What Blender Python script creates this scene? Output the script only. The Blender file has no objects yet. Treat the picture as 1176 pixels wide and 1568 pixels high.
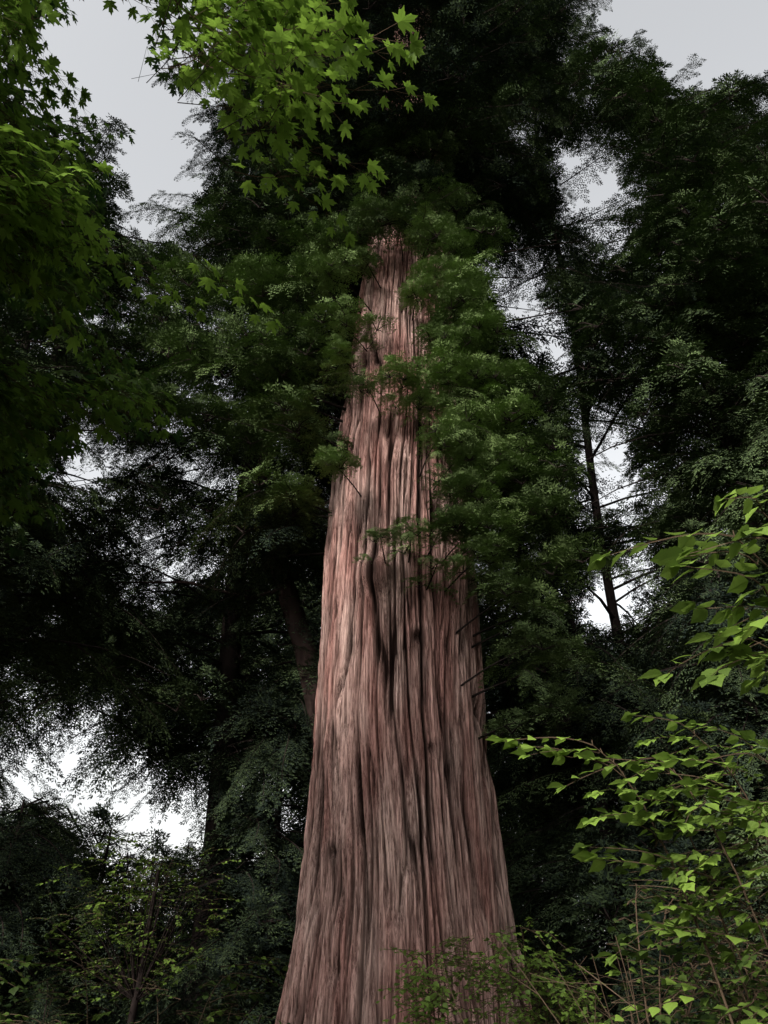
import bpy, math, random
import numpy as np
from mathutils import Vector, Matrix, Euler

random.seed(7); rng = np.random.default_rng(7)
scene = bpy.context.scene
EYE = np.array([0., 0., 1.6])
SUN = Vector((-.42, -.72, .52))

# ------------------------------------------------------------------ noise
def _hash(ix, iy, iz, seed):
    h = (ix.astype(np.int64)*374761393 + iy.astype(np.int64)*668265263 + iz.astype(np.int64)*2147483647 + seed*974711) & 0xffffffff
    h = ((h ^ (h >> 13))*1274126177) & 0xffffffff
    h = ((h ^ (h >> 16))*2246822519) & 0xffffffff
    return ((h ^ (h >> 15)) & 0xffffff)/float(0xffffff)*2-1
def noise(x, y, z, seed=0):
    ix, iy, iz = np.floor(x), np.floor(y), np.floor(z)
    fx, fy, fz = x-ix, y-iy, z-iz
    fx = fx*fx*(3-2*fx); fy = fy*fy*(3-2*fy); fz = fz*fz*(3-2*fz)
    r = 0
    for a in (0, 1):
        for b in (0, 1):
            for c in (0, 1):
                w = (fx if a else 1-fx)*(fy if b else 1-fy)*(fz if c else 1-fz)
                r = r + w*_hash(ix+a, iy+b, iz+c, seed)
    return r

# ------------------------------------------------------------------ materials
def new_mat(name):
    m = bpy.data.materials.new(name); m.use_nodes = True
    nt = m.node_tree; nt.nodes.clear()
    return m, nt
def leaf_mat(name, dark, bright, transl=0.4, gloss=0.06):
    m, nt = new_mat(name); N = nt.nodes; L = nt.links
    out = N.new('ShaderNodeOutputMaterial')
    at = N.new('ShaderNodeAttribute'); at.attribute_type = 'INSTANCER'; at.attribute_name = 'tint'
    geo = N.new('ShaderNodeNewGeometry')
    isl = N.new('ShaderNodeMath'); isl.operation = 'MULTIPLY_ADD'
    L.new(geo.outputs['Random Per Island'], isl.inputs[0]); isl.inputs[1].default_value = 0.3; isl.inputs[2].default_value = -0.15
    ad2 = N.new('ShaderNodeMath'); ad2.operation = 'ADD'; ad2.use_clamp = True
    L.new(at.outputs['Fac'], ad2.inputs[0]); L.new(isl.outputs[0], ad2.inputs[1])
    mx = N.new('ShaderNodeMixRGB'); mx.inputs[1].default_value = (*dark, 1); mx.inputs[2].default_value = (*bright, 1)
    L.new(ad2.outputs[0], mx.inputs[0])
    df = N.new('ShaderNodeBsdfDiffuse'); last = df
    L.new(mx.outputs[0], df.inputs[0])
    if transl > 0:
        tr = N.new('ShaderNodeBsdfTranslucent'); L.new(mx.outputs[0], tr.inputs[0])
        ms = N.new('ShaderNodeMixShader'); ms.inputs[0].default_value = transl
        L.new(df.outputs[0], ms.inputs[1]); L.new(tr.outputs[0], ms.inputs[2]); last = ms
    if gloss > 0:
        gl = N.new('ShaderNodeBsdfGlossy'); gl.inputs['Roughness'].default_value = 0.45; gl.inputs['Color'].default_value = (.5, .5, .5, 1)
        m2 = N.new('ShaderNodeMixShader'); m2.inputs[0].default_value = gloss
        L.new(last.outputs[0], m2.inputs[1]); L.new(gl.outputs[0], m2.inputs[2]); last = m2
    L.new(last.outputs[0], out.inputs[0])
    return m
def wood_mat(name, c1, c2):
    m, nt = new_mat(name); N = nt.nodes; L = nt.links
    out = N.new('ShaderNodeOutputMaterial'); b = N.new('ShaderNodeBsdfDiffuse')
    tc = N.new('ShaderNodeTexCoord'); nz = N.new('ShaderNodeTexNoise'); nz.inputs['Scale'].default_value = 6; nz.inputs['Detail'].default_value = 4
    mp = N.new('ShaderNodeMapping'); mp.inputs['Scale'].default_value = (1, 1, .2)
    L.new(tc.outputs['Object'], mp.inputs[0]); L.new(mp.outputs[0], nz.inputs['Vector'])
    mx = N.new('ShaderNodeMixRGB'); mx.inputs[1].default_value = (*c1, 1); mx.inputs[2].default_value = (*c2, 1)
    L.new(nz.outputs['Fac'], mx.inputs[0]); L.new(mx.outputs[0], b.inputs[0])
    bp = N.new('ShaderNodeBump'); bp.inputs['Strength'].default_value = .6; bp.inputs['Distance'].default_value = .03
    L.new(nz.outputs['Fac'], bp.inputs['Height']); L.new(bp.outputs[0], b.inputs['Normal'])
    L.new(b.outputs[0], out.inputs[0]); return m

def bark_mat():
    m, nt = new_mat('redwood_bark'); N = nt.nodes; L = nt.links
    out = N.new('ShaderNodeOutputMaterial'); b = N.new('ShaderNodeBsdfDiffuse'); b.inputs['Roughness'].default_value = .6
    at = N.new('ShaderNodeAttribute'); at.attribute_name = 'furrow'
    tc = N.new('ShaderNodeTexCoord')
    def nz(scale, detail, rough):
        mp = N.new('ShaderNodeMapping'); mp.inputs['Scale'].default_value = scale
        L.new(tc.outputs['Object'], mp.inputs[0])
        t = N.new('ShaderNodeTexNoise'); t.inputs['Scale'].default_value = 1; t.inputs['Detail'].default_value = detail; t.inputs['Roughness'].default_value = rough
        L.new(mp.outputs[0], t.inputs['Vector']); return t
    fine = nz((28, 28, 1.1), 7, .74)
    fibre = nz((80, 80, 3.5), 4, .7)
    big = nz((2.4, 2.4, .45), 5, .5)
    av = N.new('ShaderNodeMixRGB'); av.inputs[0].default_value = .4
    L.new(fine.outputs['Fac'], av.inputs[1]); L.new(fibre.outputs['Fac'], av.inputs[2])
    r1 = N.new('ShaderNodeValToRGB'); e = r1.color_ramp.elements
    e[0].position = .42; e[0].color = (.14, .088, .078, 1); e[1].position = .58; e[1].color = (.68, .51, .46, 1)
    L.new(av.outputs[0], r1.inputs[0])
    r2 = N.new('ShaderNodeValToRGB'); e = r2.color_ramp.elements
    e[0].position = .36; e[0].color = (.72, .52, .49, 1); e[1].position = .62; e[1].color = (1.0, .94, .90, 1)
    L.new(big.outputs['Fac'], r2.inputs[0])
    mu = N.new('ShaderNodeMixRGB'); mu.blend_type = 'MULTIPLY'; mu.inputs[0].default_value = 1
    L.new(r1.outputs[0], mu.inputs[1]); L.new(r2.outputs[0], mu.inputs[2])
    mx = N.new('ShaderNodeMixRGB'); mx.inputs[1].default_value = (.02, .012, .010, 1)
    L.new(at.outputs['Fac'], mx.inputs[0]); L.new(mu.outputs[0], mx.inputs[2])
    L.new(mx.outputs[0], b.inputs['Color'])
    bp = N.new('ShaderNodeBump'); bp.inputs['Strength'].default_value = 1; bp.inputs['Distance'].default_value = .06
    L.new(av.outputs[0], bp.inputs['Height']); L.new(bp.outputs[0], b.inputs['Normal'])
    L.new(b.outputs[0], out.inputs[0]); return m

M_NEED = leaf_mat('redwood_needles', (.015, .022, .018), (.17, .245, .085), 0, 0)
M_MAPLE = leaf_mat('maple_leaf', (.018, .045, .010), (.17, .29, .038), .5, .03)
M_SHRUB = leaf_mat('shrub_leaf', (.018, .036, .011), (.21, .33, .055), .4, .03)
M_WOOD = wood_mat('dark_branch_bark', (.010, .008, .008), (.034, .026, .023))
M_TWIG = wood_mat('twig_bark', (.05, .035, .022), (.11, .08, .055))
M_BARK = bark_mat()

# ------------------------------------------------------------------ mesh helpers
class MB:
    def __init__(s): s.v = []; s.f = []; s.m = []
    def add(s, V, F, mi=0):
        o = len(s.v); s.v += [tuple(p) for p in V]
        s.f += [tuple(i+o for i in f) for f in F]; s.m += [mi]*len(F)
    def tube(s, pts, rad, sides=6, mi=1):
        pts = [Vector(p) for p in pts]; V = []; F = []
        n = len(pts)
        for i, p in enumerate(pts):
            d = (pts[min(i+1, n-1)]-pts[max(i-1, 0)])
            if d.length < 1e-6: d = Vector((0, 0, 1))
            d.normalize(); a = d.cross(Vector((0.13, 0.2, 1)))
            if a.length < 1e-3: a = Vector((1, 0, 0))
            a.normalize(); b = d.cross(a)
            for k in range(sides):
                t = 2*math.pi*k/sides
                V.append(p+(a*math.cos(t)+b*math.sin(t))*rad[i])
        for i in range(n-1):
            for k in range(sides):
                k2 = (k+1) % sides
                F.append((i*sides+k, i*sides+k2, (i+1)*sides+k2, (i+1)*sides+k))
        s.add(V, F, mi)
    def mesh(s, name, mats, smooth=False):
        me = bpy.data.meshes.new(name); me.from_pydata(s.v, [], s.f)
        for m in mats: me.materials.append(m)
        me.polygons.foreach_set('material_index', [min(i, len(mats)-1) for i in s.m])
        if smooth: me.polygons.foreach_set('use_smooth', [True]*len(s.f))
        me.update(); return me

def blade(mb, b, d, n, L, W):
    s = d.cross(n)
    if s.length < 1e-5: s = Vector((0, 1, 0))
    s.normalize()
    mb.add([b, b+d*L*.45+s*W*.5, b+d*L, b+d*L*.45-s*W*.5], [(0, 1, 2, 3)], 0)

R = random.random
def rs(a): return (R()*2-1)*a
def spray(mb, origin, dirv, up, length, droop=.35):
    d = dirv.normalized(); s = d.cross(up); s.normalize(); u = s.cross(d)
    n = max(5, int(length/.045))
    for i in range(n):
        t = (i+.5)/n
        x = t*length
        p = origin+d*x+Vector((0, 0, -droop*x*x/length))
        side = 1 if i % 2 else -1
        ang = math.radians(62-30*t+rs(8))
        tl = length*.42*math.sin(math.pi*min(1, .25+.75*t))**.7*(1-.45*t)*(.8+.4*R())
        td = (d*math.cos(ang)+s*side*math.sin(ang)+u*rs(.2)+Vector((0, 0, -.25))).normalized()
        m = max(2, int(tl/.05))
        for k in range(m):
            q = p+td*(k/m*tl)+Vector((0, 0, -.1*(k/m)**2*tl))
            s2 = td.cross(u).normalized()
            for sg in (-1, 1):
                ld = (td*.75+s2*sg*.75+u*rs(.25)).normalized()
                blade(mb, q, ld, (u+Vector((rs(.4), rs(.4), rs(.4)))).normalized(), .062*(.8+.5*R()), .020)
        blade(mb, p+td*tl*.9, td, u, .06, .02)

def proto_collection(name, builders, mats):
    c = bpy.data.collections.new(name)
    for i, fn in enumerate(builders):
        mb = MB(); fn(mb)
        ob = bpy.data.objects.new('%s_%02d' % (name, i), mb.mesh('%s_%02d' % (name, i), mats)); c.objects.link(ob)
    return c

def puff(mb):
    for j in range(26):
        az = R()*2*math.pi; el = math.asin(max(-.4, min(1, -.25+1.2*R())))
        dv = Vector((math.cos(az)*math.cos(el), math.sin(az)*math.cos(el), math.sin(el)*.75))
        o = Vector((dv.x*.16, dv.y*.16, dv.z*.22))*(0.4+.9*R())
        spray(mb, o, dv+Vector((0, 0, .1)), Vector((rs(.3), rs(.3), 1)), .22+.16*R(), .7)
    for j in range(5):
        a = R()*6.28
        mb.tube([(0, 0, -.1), (math.cos(a)*.15, math.sin(a)*.15, 0), (math.cos(a)*.3, math.sin(a)*.3, .02)], [.012, .008, .003], 3, 1)
def bough(mb):
    Lb = 1.7; P = []
    ph = R()*6
    for i in range(9):
        t = i/8; P.append(Vector((t*Lb, .1*math.sin(ph+t*3), .10*t-.45*t*t)))
    mb.tube(P, [.018*(1-.8*i/8) for i in range(9)], 3, 1)
    for i in range(22):
        t = .08+.92*i/21; k = min(7, int(t*8)); p = P[k].lerp(P[k+1], t*8-k)
        side = 1 if i % 2 else -1
        a = math.radians(55-25*t+rs(14))
        dv = Vector((math.cos(a), side*math.sin(a), -.15+rs(.3)))
        spray(mb, p, dv, Vector((rs(.3), rs(.3), 1)), (.28+.3*R())*(1.15-.5*t), .6)
NEED = proto_collection('redwood_spray', [puff]*4+[bough]*4, [M_NEED, M_WOOD])

half = [(90, 1.0), (81, .74), (74, .76), (66, .40), (56, .58), (49, .66), (43, .95), (36, .66), (26, .66), (16, .36), (4, .46), (-8, .6), (-20, .36), (-50, .26), (-86, .14)]
OUT = [(math.cos(math.radians(a))*r, math.sin(math.radians(a))*r+.15) for a, r in half]
OUT = OUT+[(-x, y) for x, y in reversed(OUT[1:])]
def maple_leaf(mb, base, d, n, size):
    d = d.normalized(); s = d.cross(n).normalized(); u = s.cross(d)
    V = [base+d*size*.12]+[base+s*x*size*.62+d*y*size*.58+u*(-abs(x)*.16*size-.12*size*y*y) for x, y in OUT]
    k = len(OUT); F = [(0, i+1, (i+1) % k+1) for i in range(k)]
    mb.add(V, F, 0)
def maple_twig(mb):
    Lb = .5; P = [Vector((t*Lb, .03*math.sin(5*t), -.08*t*t)) for t in np.linspace(0, 1, 6)]
    mb.tube(P, [.003*(1-.7*i/5) for i in range(6)], 3, 1)
    for i in range(6):
        p = P[i]
        for sg in (-1, 1):
            a = math.radians(60-40*i/5+rs(15)); dv = Vector((math.cos(a), sg*math.sin(a), -.15+rs(.25))).normalized()
            pl = .05+.07*R(); q = p+dv*pl
            mb.tube([p, q], [.0014, .001], 3, 1)
            maple_leaf(mb, q, dv+Vector((0, 0, -.2)), Vector((rs(.4), rs(.4), 1)).normalized(), .12*(.75+.5*R()))
MAPLE = proto_collection('maple_twig', [maple_twig]*5, [M_MAPLE, M_TWIG])

def ovate_leaf(mb, base, d, n, size):
    d = d.normalized(); s = d.cross(n).normalized(); u = s.cross(d)
    prof = [(0, .02), (.12, .30), (.3, .44), (.42, .40), (.5, .46), (.62, .30), (.8, .15), (1, 0)]
    V = []
    for y, w in prof:
        z = -.22*y*y*size
        V += [base+d*y*size-s*w*size+u*(z+.12*w*size), base+d*y*size+u*z, base+d*y*size+s*w*size+u*(z+.12*w*size)]
    F = []
    for i in range(len(prof)-1):
        a = i*3; F += [(a, a+1, a+4, a+3), (a+1, a+2, a+5, a+4)]
    mb.add(V, F, 0)
def shrub_twig(size):
    def fn(mb):
        Lb = .34; P = [Vector((t*Lb, .02*math.sin(5*t), .03*t-.07*t*t)) for t in np.linspace(0, 1, 7)]
        mb.tube(P, [.003*(1-.7*i/6) for i in range(7)], 3, 1)
        for i in range(1, 7):
            for sg in ((-1, 1) if R() < .6 else (random.choice((-1, 1)),)):
                a = math.radians(62-22*i/6+rs(15)); dv = Vector((math.cos(a), sg*math.sin(a), -.1+rs(.35))).normalized()
                ovate_leaf(mb, P[i]+dv*.012, dv, Vector((rs(.5), rs(.5), 1)).normalized(), size*(.55+.65*R()))
        ovate_leaf(mb, P[6], Vector((1, 0, -.2)), Vector((0, 0, 1)), size)
    return fn
SHRUB = proto_collection('shrub_twig', [shrub_twig(.058)]*3+[shrub_twig(.034)]*3, [M_SHRUB, M_TWIG])

# ------------------------------------------------------------------ scatter group
def scatter(name, pts, coll, parent=None):
    """pts: list of (pos, rot, scale, idx, tint)"""
    me = bpy.data.meshes.new(name); n = len(pts)
    me.vertices.add(n)
    me.vertices.foreach_set('co', np.array([p[0] for p in pts], dtype=np.float32).ravel())
    for an, ty, dat, key in (('rot', 'FLOAT_VECTOR', 1, 'vector'), ('scl', 'FLOAT', 2, 'value'), ('idx', 'INT', 3, 'value'), ('tint', 'FLOAT', 4, 'value')):
        a = me.attributes.new(an, ty, 'POINT')
        arr = np.array([p[dat] for p in pts], dtype=np.int32 if ty == 'INT' else np.float32).ravel()
        a.data.foreach_set(key, arr)
    ob = bpy.data.objects.new(name, me); scene.collection.objects.link(ob)
    if parent: ob.parent = parent
    ng = bpy.data.node_groups.new(name+'_scatter', 'GeometryNodeTree')
    ng.interface.new_socket('Geometry', in_out='INPUT', socket_type='NodeSocketGeometry')
    ng.interface.new_socket('Geometry', in_out='OUTPUT', socket_type='NodeSocketGeometry')
    N = ng.nodes; L = ng.links
    gi = N.new('NodeGroupInput'); go = N.new('NodeGroupOutput')
    ci = N.new('GeometryNodeCollectionInfo'); ci.inputs['Collection'].default_value = coll
    ci.inputs['Separate Children'].default_value = True; ci.inputs['Reset Children'].default_value = True
    iop = N.new('GeometryNodeInstanceOnPoints'); iop.inputs['Pick Instance'].default_value = True
    def na(nm, ty):
        q = N.new('GeometryNodeInputNamedAttribute'); q.data_type = ty; q.inputs['Name'].default_value = nm
        return next(o for o in q.outputs if o.enabled)
    e2r = N.new('FunctionNodeEulerToRotation')
    L.new(na('rot', 'FLOAT_VECTOR'), e2r.inputs[0]); L.new(e2r.outputs[0], iop.inputs['Rotation'])
    L.new(na('scl', 'FLOAT'), iop.inputs['Scale']); L.new(na('idx', 'INT'), iop.inputs['Instance Index'])
    L.new(gi.outputs[0], iop.inputs['Points']); L.new(ci.outputs[0], iop.inputs['Instance'])
    L.new(iop.outputs[0], go.inputs[0])
    md = ob.modifiers.new('scatter', 'NODES'); md.node_group = ng
    return ob
def empty(name, loc=(0, 0, 0)):
    e = bpy.data.objects.new(name, None); scene.collection.objects.link(e); return e
def link(name, me, parent=None):
    o = bpy.data.objects.new(name, me); scene.collection.objects.link(o)
    if parent: o.parent = parent
    return o

# ------------------------------------------------------------------ openings in the canopy (world bearings x/y, z/y, half-angle)
WIN = [(-.632, 1.79, .032), (-.442, 1.37, .040), (-.46, 1.28, .028), (-.443, .698, .032), (-.42, .29, .034), (-.359, .25, .034), (-.47, .22, .026),
       (-.239, .192, .036), (-.292, .207, .026), (.404, 1.333, .034), (.297, 1.53, .014), (.201, 1.124, .022), (.229, 1.043, .03),
       (.269, .937, .028), (.338, .698, .034), (.349, .64, .028), (.291, .46, .03), (.34, .49, .024), (.737, 1.88, .055), (.565, 1.97, .025),
       (-.124, .21, .02), (.42, 1.2, .018), (.38, 1.42, .018)]
rw = random.Random(5)
for k in range(14): WIN.append((rw.uniform(.2, .5), rw.uniform(.5, 1.6), rw.uniform(.002, .01)))
for k in range(14): WIN.append((-rw.uniform(.2, .5), rw.uniform(.25, .8), rw.uniform(.002, .009)))
for k in range(7): WIN.append((-rw.uniform(.4, .8), rw.uniform(.7, 1.6), rw.uniform(.002, .01)))
WD = np.array([[a, 1, b] for a, b, r in WIN]); WD /= np.linalg.norm(WD, axis=1)[:, None]
WR = np.array([w[2] for w in WIN])
def in_gap(p, cr=.3):
    q = np.array(p)-EYE; d = np.linalg.norm(q)
    if d < .5: return False
    c = WD@(q/d)
    return bool(np.any(np.arccos(np.clip(c, -1, 1)) < WR+cr/d))
# sun paths cut through foliage to light chosen spots (where it lands, size)
SHAFTS = [((-.4, 12.6, 8.4), .95, 3.5), ((1.1, 12.0, 10.8), 1.3, 1.7), ((1.3, 3.2, 2.3), 1.2, .9), ((-.85, 2.7, 5.5), 1.0, 1.0)]
def sun_gap(p, m=.25):
    for (tx, ty, tz), rx, rz in SHAFTS:
        dy = ty-p[1]
        if dy < .9: continue
        k = dy/.72; x0 = p[0]+.42*k; z0 = p[2]-.52*k
        if ((x0-tx)/(rx+m))**2+((z0-tz)/(rz+m))**2 < 1: return True
    return False

# ------------------------------------------------------------------ conifer
def conifer(name, base, H, r0, zmin, Lmax, nb, tint, puffy=.3, scale=1.0, step=.8, gapr=.28, taper=.85, up0=.15, clad=0):
    root = empty(name); mb = MB(); pts = []
    bx, by = base
    def axis(z): return Vector((bx+.1*math.sin(z*.4), by, z))
    zs = np.linspace(-.3, H, 24)
    mb.tube([axis(z) for z in zs], [r0*(1-z/H)**.8*(1+.5*math.exp(-max(z, 0)/1.2))+.02 for z in np.clip(zs, 0, H)], 14, 0)
    for i in range(nb):
        f = (i+R())/nb; z = zmin+(H-zmin)*f
        a = (R()*2*math.pi)
        L = Lmax*(1-f**1.8*taper)*(.6+.5*R())
        d = Vector((math.cos(a), math.sin(a), 0)); s = Vector((-d.y, d.x, 0))
        up = up0+.25*R(); dr = .3+.35*R(); bend = rs(.25); bt = tint+rs(.08)
        def P(t): return axis(z)+d*L*t+s*bend*L*t*t+Vector((0, 0, L*(up*t-dr*t*t)))
        n = max(2, int(L/step)); tm = 0; kept = 0
        for k in range(n*2):
            t = .08+.92*(k+R())/(n*2)
            p = P(t)+s*rs(.42)*(1+L*.12)+Vector((0, 0, rs(.28)))
            az = a+rs(1.1)
            if R() < puffy: idx = random.randrange(4); sc = scale*(.8+.7*R())
            else:
                idx = 4+random.randrange(4); sc = scale*(.65+.5*R())
                tipv = p+Vector((math.cos(az), math.sin(az), -.2))*1.0*sc
                if in_gap(tipv, .12) or sun_gap(tipv, .3*sc): continue
            if in_gap(p, gapr) or sun_gap(p, .25*sc): continue
            tm = max(tm, t); kept += 1
            pts.append((p, (rs(.25), .1+.5*R(), az), sc, idx, max(0, bt+rs(.08))))
        if kept > n*.8: mb.tube([P(t) for t in np.linspace(0, .85*tm, 6)], [max(.008, .02*L**.5*(1.05-t)) for t in np.linspace(0, 1, 6)], 4, 0)
    for i in range(clad):
        z = zmin*.8+(H*.9-zmin*.8)*R(); a = -math.pi*R(); q = .4+.7*R()
        p = axis(z)+Vector((math.cos(a)*q, math.sin(a)*q, 0))
        if in_gap(p, .2): continue
        pts.append((p, (rs(.3), .2+rs(.3), a+rs(.6)), scale*(.8+.6*R()), random.randrange(8), max(0, tint+rs(.1))))
    link('trunk_and_limbs', mb.mesh(name+'_wood', [M_WOOD], True), root)
    scatter(name+'_foliage', pts, NEED, root)
    return root

# ------------------------------------------------------------------ main redwood
def main_redwood():
    root = empty('giant_redwood_tree')
    NT = 980
    zz = np.concatenate([np.linspace(-.3, 20, 900), np.linspace(20.1, 36, 130)])
    th = np.linspace(0, 2*np.pi, NT, endpoint=False)
    Z, T = np.meshgrid(zz, th, indexing='ij')
    r = np.interp(Z, [-.3, 1.2, 2.8, 4.2, 5.8, 8.5, 11, 13, 17, 24, 36], [2.30, 1.80, 1.60, 1.52, 1.48, 1.46, 1.38, 1.26, 1.08, .8, .15])
    cx = np.interp(Z, [0, 10, 17, 36], [.27, .30, .55, 1.2]); cy = 14.0
    ct, st = np.cos(T), np.sin(T)
    R0 = 1.5
    wob = noise(ct*1.6, st*1.6, Z*.35, 3)*.11+noise(ct*5, st*5, Z*.9, 4)*.018
    tw = T+wob+Z*.012
    X, Y = np.cos(tw)*R0, np.sin(tw)*R0
    flute = noise(X*1.3, Y*1.3, Z*.09, 11)*.12+noise(X*2.6, Y*2.6, Z*.16, 12)*.07
    flute *= np.interp(Z, [0, 3, 20], [1.5, 1.0, .8])
    def groove(n, w): return np.exp(-np.abs(n/w)**1.4)
    n1 = noise(X*4.8, Y*4.8, Z*.26, 21); n2 = noise(X*10.5, Y*10.5, Z*.5, 22); n3 = noise(X*21, Y*21, Z*1.0, 23)
    n4 = noise(X*38, Y*38, Z*1.8, 24)
    cross = noise(X*9, Y*9, Z*3, 25)
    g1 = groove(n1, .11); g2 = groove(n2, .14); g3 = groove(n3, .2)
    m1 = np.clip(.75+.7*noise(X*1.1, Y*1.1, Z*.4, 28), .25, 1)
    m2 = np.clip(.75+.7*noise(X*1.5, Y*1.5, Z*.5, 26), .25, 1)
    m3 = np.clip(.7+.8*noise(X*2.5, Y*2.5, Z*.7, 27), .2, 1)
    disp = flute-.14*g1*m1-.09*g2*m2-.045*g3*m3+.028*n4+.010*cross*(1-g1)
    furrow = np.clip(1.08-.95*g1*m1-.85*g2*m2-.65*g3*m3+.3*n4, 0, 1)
    px = cx+r*ct; pz = Z; front = (st < 0)
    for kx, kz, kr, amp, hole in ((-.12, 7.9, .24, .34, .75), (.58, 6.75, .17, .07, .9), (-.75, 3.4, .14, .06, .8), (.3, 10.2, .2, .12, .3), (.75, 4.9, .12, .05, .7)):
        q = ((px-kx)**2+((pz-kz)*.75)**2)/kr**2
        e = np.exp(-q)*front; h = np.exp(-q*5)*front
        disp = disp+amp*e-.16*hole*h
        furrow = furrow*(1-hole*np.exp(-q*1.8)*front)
    r = r+disp*np.interp(Z, [0, 20, 36], [1, .8, .1])
    co = np.stack([cx+r*ct, cy+r*st, Z], -1).reshape(-1, 3).astype(np.float32)
    NZ = len(zz)
    i = np.arange(NZ-1)[:, None]; j = np.arange(NT)[None, :]; j2 = (j+1) % NT
    F = np.stack([i*NT+j, i*NT+j2, (i+1)*NT+j2, (i+1)*NT+j], -1).reshape(-1, 4).astype(np.int32)
    me = bpy.data.meshes.new('redwood_trunk')
    me.vertices.add(len(co)); me.vertices.foreach_set('co', co.ravel())
    me.loops.add(F.size); me.loops.foreach_set('vertex_index', F.ravel())
    me.polygons.add(len(F)); me.polygons.foreach_set('loop_start', np.arange(0, F.size, 4, dtype=np.int32))
    me.polygons.foreach_set('use_smooth', np.ones(len(F), dtype=bool))
    me.update(calc_edges=True)
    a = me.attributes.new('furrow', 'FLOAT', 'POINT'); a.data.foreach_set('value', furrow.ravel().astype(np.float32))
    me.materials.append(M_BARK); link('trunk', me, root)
    mb = MB(); pts = []
    # sprouting tufts on the front of the stem (x, z, size)
    front = [(1.15, 19.3, 1.1), (.3, 18.4, 1.1), (.95, 17.7, 1.1), (1.7, 17.3, 1), (-.3, 17.0, 1), (-.7, 16.3, 1), (.3, 16.4, 1.1), (1.0, 15.9, 1), (1.6, 15.6, .9), (-1.15, 14.9, 1), (.75, 14.4, .7), (1.5, 13.7, 1), (1.9, 14.6, 1),
             (2.0, 12.9, 1.1), (-.36, 11.7, .7), (.45, 11.7, .8), (1.0, 11.9, 1), (1.6, 12.0, 1), (2.4, 12.0, 1.1), (.9, 11.2, .8), (1.5, 10.9, 1), (2.2, 10.9, 1.1), (3.2, 11.6, 1.1), (2.9, 10.6, 1), (3.4, 9.9, 1), (2.6, 9.8, 1), (-.95, 9.8, .6), (1.8, 9.6, .8),
             (-.05, 8.15, .5), (.45, 8.3, .7), (1.0, 8.5, .8), (1.5, 8.4, .85), (2.1, 8.5, .9), (1.7, 7.9, .8), (.9, 7.8, .6), (2.4, 6.3, .9), (2.9, 7.1, 1), (3.3, 8.2, 1), (2.7, 8.9, 1.1), (2.4, 13.6, 1.1), (2.8, 12.6, 1.1), (-1.0, 13.6, .9), (-.9, 12.6, .6),
             (3.6, 7.4, 1), (3.3, 6.3, 1), (2.8, 5.5, .9), (2.2, 7.2, .9), (-.4, 15.5, .7), (-1.3, 16.0, 1), (2.3, 16.0, 1.1), (.6, 17.0, 1), (-.2, 18.0, 1), (1.0, 20.2, 1.2), (.2, 19.6, 1.2),
             (1.0, 10.3, .8), (1.35, 9.2, .7), (1.1, 13.1, .8), (1.1, 14.9, .8), (1.7, 9.0, .7), (2.25, 10.1, .9), (1.9, 13.0, 1), (1.6, 14.5, .9), (1.5, 10.0, .7), (1.4, 12.6, .8)]
    left = [(-4.1, 12.8), (-3.8, 13.7), (-2.5, 12.3), (-1.9, 13.9), (-3.3, 15.6), (-4.6, 13.7), (-3.9, 16.9), (-2.4, 17.2), (-1.6, 16.5), (-2.05, 10.0), (-5.2, 12.6), (-1.8, 15.2), (-3.2, 11.9), (-4.4, 15.3),
            (-2.7, 14.8), (-2.9, 13.1), (-5.3, 14.5), (-1.9, 12.8), (-2.2, 18.6), (-.9, 18.2), (-3.4, 18.4), (-1.9, 11.2), (-4.8, 11.6), (-5.6, 13.3), (-4.6, 17.8), (-3.1, 19.6), (-1.8, 20), (-5.2, 16.2)]
    def limb(tx, ty, tz, tint, n, spread, sc, pf, thick=1.0):
        c = np.interp(tz, [0, 10, 17, 36], [.27, .30, .55, 1.2]); rr = np.interp(tz, [0, 6, 10, 17, 30], [2, 1.3, 1.2, .75, .3])
        v = Vector((tx-c, ty-14, 0)); L = v.length; v.normalize()
        a0 = math.atan2(v.y, v.x)
        s0 = Vector((c, 14, tz-.25-L*.06))+v*rr*.8
        tip = Vector((tx, ty, tz)); mid = s0.lerp(tip, .5)+Vector((rs(.1), rs(.1), .06*L))
        P = [s0.lerp(mid, t/4).lerp(mid.lerp(tip, t/4), t/4) for t in range(5)]
        kept = 0
        for k in range(n):
            p = tip+Vector((rs(spread), rs(spread*.8), rs(spread*.5)))
            if k > n*.6 and L > 2: p = P[2].lerp(tip, R())+Vector((rs(.4), rs(.4), rs(.2)))
            if in_gap(p, .2): continue
            kept += 1
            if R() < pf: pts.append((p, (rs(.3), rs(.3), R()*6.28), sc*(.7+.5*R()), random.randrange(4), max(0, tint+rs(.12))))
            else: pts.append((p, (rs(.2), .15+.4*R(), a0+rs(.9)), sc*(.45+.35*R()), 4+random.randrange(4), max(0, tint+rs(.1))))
        if kept: mb.tube(P, [.006+thick*.016*(1-t/4)*L**.5 for t in range(5)], 6, 0)
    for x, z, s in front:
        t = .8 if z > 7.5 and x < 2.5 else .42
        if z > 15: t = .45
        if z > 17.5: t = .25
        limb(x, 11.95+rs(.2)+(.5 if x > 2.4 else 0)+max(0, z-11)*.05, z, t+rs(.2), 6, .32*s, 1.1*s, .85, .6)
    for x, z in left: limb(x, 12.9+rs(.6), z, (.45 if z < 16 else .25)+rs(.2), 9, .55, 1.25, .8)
    for q in range(105):
        z = 9+24*R(); a = R()*2*math.pi
        L = 2.0+2.6*R()
        if math.sin(a) < -.2 and z < 20: continue
        limb(.4+math.cos(a)*L, 14+math.sin(a)*L, z, .15+rs(.1), 8, .8, 1.35, .4)
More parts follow.
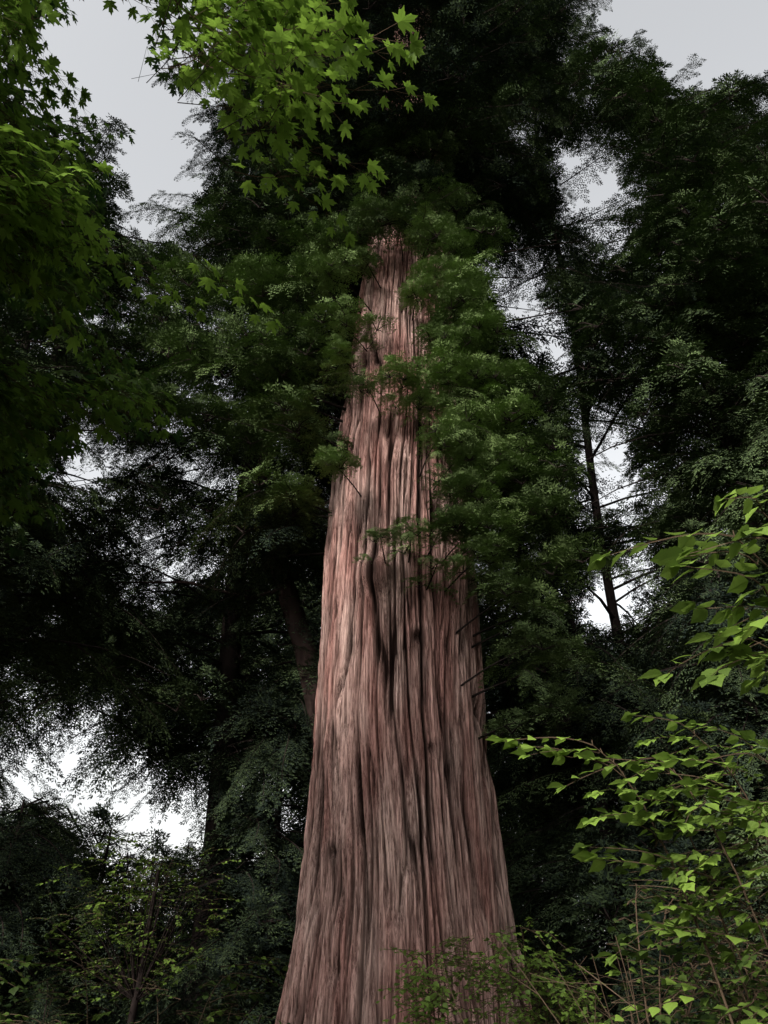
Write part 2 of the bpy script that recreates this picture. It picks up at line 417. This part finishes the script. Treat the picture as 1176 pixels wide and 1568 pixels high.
    for q in range(55):
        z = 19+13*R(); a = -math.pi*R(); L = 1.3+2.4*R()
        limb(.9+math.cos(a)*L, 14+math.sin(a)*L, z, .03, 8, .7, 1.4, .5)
    link('limbs', mb.mesh('redwood_limbs', [M_WOOD], True), root)
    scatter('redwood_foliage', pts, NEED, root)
main_redwood()

# ------------------------------------------------------------------ neighbouring conifers
conifer('shade_conifer', (-3.8, 19), 46, .28, 6, 5.4, 150, .10, puffy=.25, scale=1.2, step=.86, clad=60)
conifer('shade_conifer', (-12.6, 21), 30, .34, 2, 6.5, 90, .12, puffy=.2, scale=1.35, step=.95, clad=40, taper=.6)
conifer('shade_conifer', (-7.5, 14), 20, .2, 7, 4.2, 80, .22, puffy=.5, scale=1.2, step=.88, clad=70, taper=.6)
conifer('shade_conifer', (.6, 20), 54, .9, 15, 6.5, 165, .03, puffy=.5, scale=1.9, gapr=.5, step=1.05, clad=60)
conifer('shade_conifer', (5.8, 18.5), 46, .12, 3.5, 5.2, 150, .13, puffy=.3, scale=1.2, step=.88, clad=120)
conifer('shade_conifer', (8.0, 15.2), 29, .22, 4, 5.4, 140, .28, puffy=.5, scale=1.25, taper=.5, step=.88, clad=90)
conifer('shade_conifer', (11.6, 17), 29, .4, 4, 5.4, 120, .18, puffy=.5, scale=1.4, taper=.5, step=.9, clad=50)
# unseen conifers added beside and behind the viewpoint to block sun and sky light
for b, H in (((-6.3, 1.8), 16), ((-6.9, .4), 18), ((-7.9, -1.2), 20.5), ((-5.5, .5), 17)):
    conifer('shade_conifer', b, H, .25, 4.0, 2.3, 110, .10, scale=1.35, taper=.1, step=.8)
for b, H in (((6.5, -11), 27), ((-11, -6), 27), ((11, -3), 26), ((12.5, 5), 24), ((-15.5, 13), 22)):
    conifer('shade_conifer', b, H, .5, 4, 4.8, 60, .08, scale=2.3, step=1.4)
conifer('young_redwood_tree', (3.8, 15), 9, .14, .6, 2.6, 65, .08, puffy=.4, scale=1.1)
conifer('young_redwood_tree', (5.8, 12.5), 8, .12, .4, 2.4, 50, .08, puffy=.4, scale=1.1)
conifer('young_redwood_tree', (-7.4, 17), 5.0, .1, .3, 2.6, 50, .08, puffy=.4, scale=1.1)
conifer('young_redwood_tree', (-2.3, 17.5), 7.5, .1, .3, 2.0, 60, .07, puffy=.4, scale=1.1)

# leaning second stem left of the big trunk
mb = MB()
mb.tube([(-.5, 17.3, -.2), (-.8, 17.1, 4), (-1.3, 16.9, 6.5), (-1.75, 16.8, 8.2), (-2.4, 16.7, 10), (-3.0, 16.6, 12.5), (-2.9, 16.6, 16), (-2.7, 16.4, 19)], [.32, .29, .27, .25, .22, .18, .12, .06], 12, 0)
mb.tube([(-2.2, 16.7, 9.6), (-3.0, 16.4, 9.2), (-4.4, 16.2, 9.5), (-6.0, 16, 9.4)], [.06, .045, .03, .012], 8, 0)
link('leaning_redwood_stem', mb.mesh('leaning_redwood_stem', [wood_mat('leaning_bark', (.012, .009, .008), (.055, .037, .032))], True))

# ------------------------------------------------------------------ distant forest
pts = []
mb = MB()
for i in range(66):
    D = random.uniform(28, 42); tx = -.85+1.7*(i+R())/66; bx = tx*D; H = random.uniform(16, 27)
    mb.tube([(bx, D, 0), (bx+rs(.4), D, H*.2), (bx, D, H*.3)], [.12, .08, .03], 6, 0)
    for k in range(70):
        f = R()**1.2; z = .3+(H-1)*f; rad = 3.8*(1-f)**.7+.5; a = R()*6.28; q = rad*R()**.5
        p = Vector((bx+math.cos(a)*q, D+math.sin(a)*q, z))
        if in_gap(p, .7): continue
        pts.append((p, (rs(.3), .2+.4*R(), a+rs(.5)), 2.0+1.4*R(), random.randrange(8), .18+rs(.1)))
root = empty('distant_forest')
link('stems', mb.mesh('distant_stems', [M_WOOD], True), root)
scatter('distant_foliage', pts, NEED, root)

# yellow-green broadleaf tree down left
root = empty('bigleaf_tree'); pts = []; mb = MB()
mb.tube([(-4.2, 15.5, 0), (-4.1, 15.5, 1.5), (-4.0, 15.5, 3.5)], [.08, .06, .03], 8, 0)
for i in range(340):
    a = R()*6.28; e = rs(1.4); q = R()**.4
    p = Vector((-4.2+math.cos(a)*math.cos(e)*1.6*q, 15.5+math.sin(a)*math.cos(e)*1.3*q, 3.0+math.sin(e)*1.4*q))
    if in_gap(p, .25): continue
    if i % 6 == 0: mb.tube([(-4.1, 15.5, 1.5), p], [.015, .005], 3, 0)
    pts.append((p, (rs(.3), rs(.4), R()*6.28), .9+.5*R(), random.randrange(6), .4+rs(.2)))
link('trunk', mb.mesh('bigleaf_wood', [M_WOOD], True), root)
scatter('bigleaf_foliage', pts, SHRUB, root)

# ------------------------------------------------------------------ maple, upper left
root = empty('maple_tree'); mb = MB(); pts = []
mb.tube([(-5.2, 2.2, -.2), (-5.1, 2.3, 2), (-4.9, 2.5, 4), (-5.1, 2.9, 7), (-5.6, 3.2, 10), (-5.8, 3.4, 12.5)], [.24, .2, .18, .14, .09, .03], 12, 0)
def maple_branch(start, tip, n, tint, spread=.38, sc=1.0, f0=.3):
    s = Vector(start); t = Vector(tip); mid = s.lerp(t, .5)+Vector((rs(.3), rs(.3), rs(.4)))
    P = [s.lerp(mid, k/8).lerp(mid.lerp(t, k/8), k/8)+Vector((rs(.03), rs(.03), rs(.03))) for k in range(9)]
    a0 = math.atan2(t.y-s.y, t.x-s.x); kept = 0; last = 0
    for k in range(n):
        f = f0+(1-f0)*(k+.5)/n; i = min(7, int(f*8)); p = P[i].lerp(P[i+1], f*8-i)
        o = Vector((rs(spread), rs(spread), rs(.16)))
        q = p+o*(1.2-.6*f); az = a0+rs(1.0); dv = Vector((math.cos(az), math.sin(az), 0))
        if in_gap(q, .12) or in_gap(q+dv*.3*sc, .14) or in_gap(q+dv*.55*sc, .08): continue
        if f0 > .4 and sun_gap(q+dv*.3, .25): continue
        kept += 1; last = i+1
        mb.tube([p, q], [.003, .002], 3, 0)
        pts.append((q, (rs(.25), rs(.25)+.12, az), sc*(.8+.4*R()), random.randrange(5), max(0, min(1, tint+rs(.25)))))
    if kept > n*.8: mb.tube(P[:last+1], [.003+.007*(1-k/8) for k in range(last+1)], 5, 0)
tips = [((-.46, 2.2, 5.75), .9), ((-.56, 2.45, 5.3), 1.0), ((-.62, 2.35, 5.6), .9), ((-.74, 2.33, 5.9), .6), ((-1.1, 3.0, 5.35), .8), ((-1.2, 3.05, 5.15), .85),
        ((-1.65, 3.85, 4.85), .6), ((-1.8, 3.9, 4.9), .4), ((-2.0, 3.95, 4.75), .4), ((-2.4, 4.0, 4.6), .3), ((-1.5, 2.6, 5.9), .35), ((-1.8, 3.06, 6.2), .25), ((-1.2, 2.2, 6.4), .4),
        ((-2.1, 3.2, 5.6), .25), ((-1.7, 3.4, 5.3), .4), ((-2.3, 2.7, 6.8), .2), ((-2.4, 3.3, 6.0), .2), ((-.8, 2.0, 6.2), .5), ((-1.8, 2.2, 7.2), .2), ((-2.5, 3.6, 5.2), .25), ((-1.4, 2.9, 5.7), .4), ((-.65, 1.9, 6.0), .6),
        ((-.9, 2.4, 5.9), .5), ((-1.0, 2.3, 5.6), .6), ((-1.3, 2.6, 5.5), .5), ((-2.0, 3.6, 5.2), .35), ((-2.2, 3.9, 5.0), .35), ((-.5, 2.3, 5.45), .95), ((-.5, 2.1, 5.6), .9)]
for (t, ti) in tips:
    st = (-4.9+rs(.1), 2.5+rs(.1), min(t[2]-.6, 4.2+R()*1.5))
    maple_branch(st, t, 28, ti)
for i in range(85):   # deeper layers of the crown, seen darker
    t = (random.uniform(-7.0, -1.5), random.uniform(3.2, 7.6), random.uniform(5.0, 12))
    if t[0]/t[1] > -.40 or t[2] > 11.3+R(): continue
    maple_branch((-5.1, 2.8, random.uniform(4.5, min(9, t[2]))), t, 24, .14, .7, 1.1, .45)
link('trunk_and_branches', mb.mesh('maple_wood', [M_WOOD], True), root)
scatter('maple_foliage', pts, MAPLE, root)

# ------------------------------------------------------------------ shrubs, right foreground
def shrub(name, stems, idxs, sc):
    root = empty(name); mb = MB(); pts = []
    for foot, tip, n, tint, spread in stems:
        s = Vector(foot); t = Vector(tip); L = (t-s).length
        mid = Vector((s.x*.7+t.x*.3+rs(.1), s.y*.7+t.y*.3+rs(.1), t.z*.85+.1*L))
        P = [s.lerp(mid, k/8).lerp(mid.lerp(t, k/8), k/8) for k in range(9)]
        mb.tube(P, [.002+.006*(1-k/8) for k in range(9)], 5, 0)
        a0 = math.atan2(t.y-s.y, t.x-s.x)
        for k in range(n):
            f = .35+.65*((k+1)/n)**.8; i = min(7, int(f*8)); p = P[i].lerp(P[i+1], f*8-i)
            q = p+Vector((rs(spread), rs(spread), rs(spread*.5)))*(1.15-f*.9)
            if k == n-1: q = t
            mb.tube([p, p.lerp(q, .5)+Vector((0, 0, .02)), q], [.0022, .002, .0015], 3, 0)
            pts.append((q, (rs(.3), rs(.35), a0+rs(1.1)*(1.1-f*.7)), sc*(.75+.5*R()), random.choice(idxs), max(0, min(1, tint+rs(.2)))))
    link('stems', mb.mesh(name+'_stems', [M_TWIG], True), root)
    scatter(name+'_leaves', pts, SHRUB, root)
S = []
for tip, n, ti, sp in [((.80, 3.1, 2.42), 10, .85, .08), ((1.02, 3.05, 2.36), 10, .8, .12), ((1.2, 3.1, 2.46), 12, .7, .2), ((1.1, 3.2, 2.0), 8, .4, .2), ((1.3, 3.1, 2.25), 14, .6, .25), ((1.5, 3.3, 2.45), 10, .55, .25),
                       ((1.2, 3.3, 1.8), 12, .3, .25), ((1.4, 3.5, 1.9), 14, .35, .3), ((1.6, 3.5, 2.2), 14, .4, .3), ((1.5, 3.6, 1.6), 14, .2, .3), ((1.3, 3.5, 1.5), 10, .15, .3), ((1.1, 3.2, 2.2), 10, .6, .2), ((1.4, 3.3, 2.1), 14, .4, .25)]:
    S.append(((tip[0]+.7+rs(.3), tip[1]+.3+rs(.3), 0), tip, n, ti, sp))
shrub('hazel_shrub', S, (0, 1, 2), .9)
S = []
for tip, n, ti, sp in [((1.0, 2.0, 2.72), 6, .7, .08), ((1.08, 2.05, 2.55), 7, .6, .1), ((1.12, 1.95, 2.66), 7, .65, .12), ((1.02, 2.1, 2.45), 6, .45, .12), ((1.1, 2.0, 2.8), 5, .6, .1)]:
    S.append(((1.9+rs(.2), 2.3+rs(.3), 0), tip, n, ti, sp))
shrub('hazel_shrub', S, (0, 1, 2), 1.0)
S = []
for i in range(34):
    S.append(((1.7+rs(.9), 4.4+rs(.5), 0), (1.7+rs(.8), 4.2+rs(.5), 1.15+R()*.95), 14, .2, .3))
shrub('huckleberry_shrub', S, (3, 4, 5), 1.0)
S = []
for i in range(26):
    x = .95+rs(.85)
    S.append(((x+rs(.2), 8.2+rs(.4), 0), (x, 8+rs(.4), 1.4+.6*R()*(1.2-abs(x-.9))+.15), 14, .6, .3))
shrub('huckleberry_shrub', S, (3, 4, 5), 1.3)
S = []
for i in range(110):
    x = rs(9); y = 9+R()*9
    if abs(x-.3) < 2.4: continue
    S.append(((x, y, 0), (x+rs(.6), y+rs(.6), .8+1.3*R()), 12, .10, .7))
shrub('undergrowth', S, (0, 1, 2, 3, 4, 5), 1.9)
mb = MB()
for i in range(30):
    x = random.uniform(.9, 2.1); y = random.uniform(3.2, 4.6); z = 0; P = [(x, y, 0)]; dx = rs(.12); dy = rs(.1)
    for k in range(7):
        x += dx+rs(.09); y += dy+rs(.05); z += .2+.12*R(); P.append((x, y, z))
    mb.tube(P, [.005-.0005*k for k in range(8)], 4, 0)
    for k in range(2, 7):
        p = Vector(P[k]); mb.tube([p, p+Vector((rs(.2), rs(.15), .12)), p+Vector((rs(.4), rs(.2), .2+rs(.1)))], [.0022, .0016, .001], 3, 0)
link('bare_twigs', mb.mesh('bare_twigs', [M_TWIG], True))

# ------------------------------------------------------------------ ground
n = 140; g = np.sign(np.linspace(-1, 1, n))*np.abs(np.linspace(-1, 1, n))**2.5*600
gx, gy = np.meshgrid(g, g, indexing='ij')
gz = noise(gx*.2, gy*.2, gx*0, 51)*.15+noise(gx*.9, gy*.9, gx*0, 52)*.05-.1
V = np.stack([gx, gy+10, gz], -1).reshape(-1, 3)
F = [(i*n+j, (i+1)*n+j, (i+1)*n+j+1, i*n+j+1) for i in range(n-1) for j in range(n-1)]
me = bpy.data.meshes.new('ground'); me.from_pydata(V.tolist(), [], F); me.update()
me.materials.append(wood_mat('forest_floor', (.03, .025, .015), (.06, .055, .03))); link('ground', me)

# ------------------------------------------------------------------ light
sun_dir = SUN.normalized()
el = math.asin(sun_dir.z)
ld = bpy.data.lights.new('sun', 'SUN'); ld.energy = 5.0; ld.angle = math.radians(3); ld.color = (1, .91, .85)
lo = bpy.data.objects.new('sun', ld); scene.collection.objects.link(lo)
lo.rotation_euler = sun_dir.to_track_quat('Z', 'Y').to_euler()
w = bpy.data.worlds.new('World'); scene.world = w; w.use_nodes = True
nt = w.node_tree; N = nt.nodes; L = nt.links; bg = N['Background']
sky = N.new('ShaderNodeTexSky'); sky.sky_type = 'NISHITA'; sky.sun_disc = False
sky.sun_elevation = el; sky.sun_rotation = math.atan2(sun_dir.x, sun_dir.y); sky.air_density = 1.5; sky.dust_density = 4
hs = N.new('ShaderNodeHueSaturation'); hs.inputs['Saturation'].default_value = .12; hs.inputs['Value'].default_value = 2.1
L.new(sky.outputs[0], hs.inputs['Color']); L.new(hs.outputs[0], bg.inputs[0]); bg.inputs[1].default_value = .14

# ------------------------------------------------------------------ camera
cd = bpy.data.cameras.new('camera'); cam = bpy.data.objects.new('camera', cd); scene.collection.objects.link(cam)
cam.location = EYE; cam.rotation_euler = (math.radians(90+31), 0, 0)
cd.sensor_fit = 'VERTICAL'; cd.sensor_height = 36; cd.lens = 36*1230/1568; cd.clip_end = 3000; cd.clip_start = .05
scene.camera = cam
scene.view_settings.view_transform = 'Standard'; scene.view_settings.look = 'None'; scene.view_settings.exposure = 0
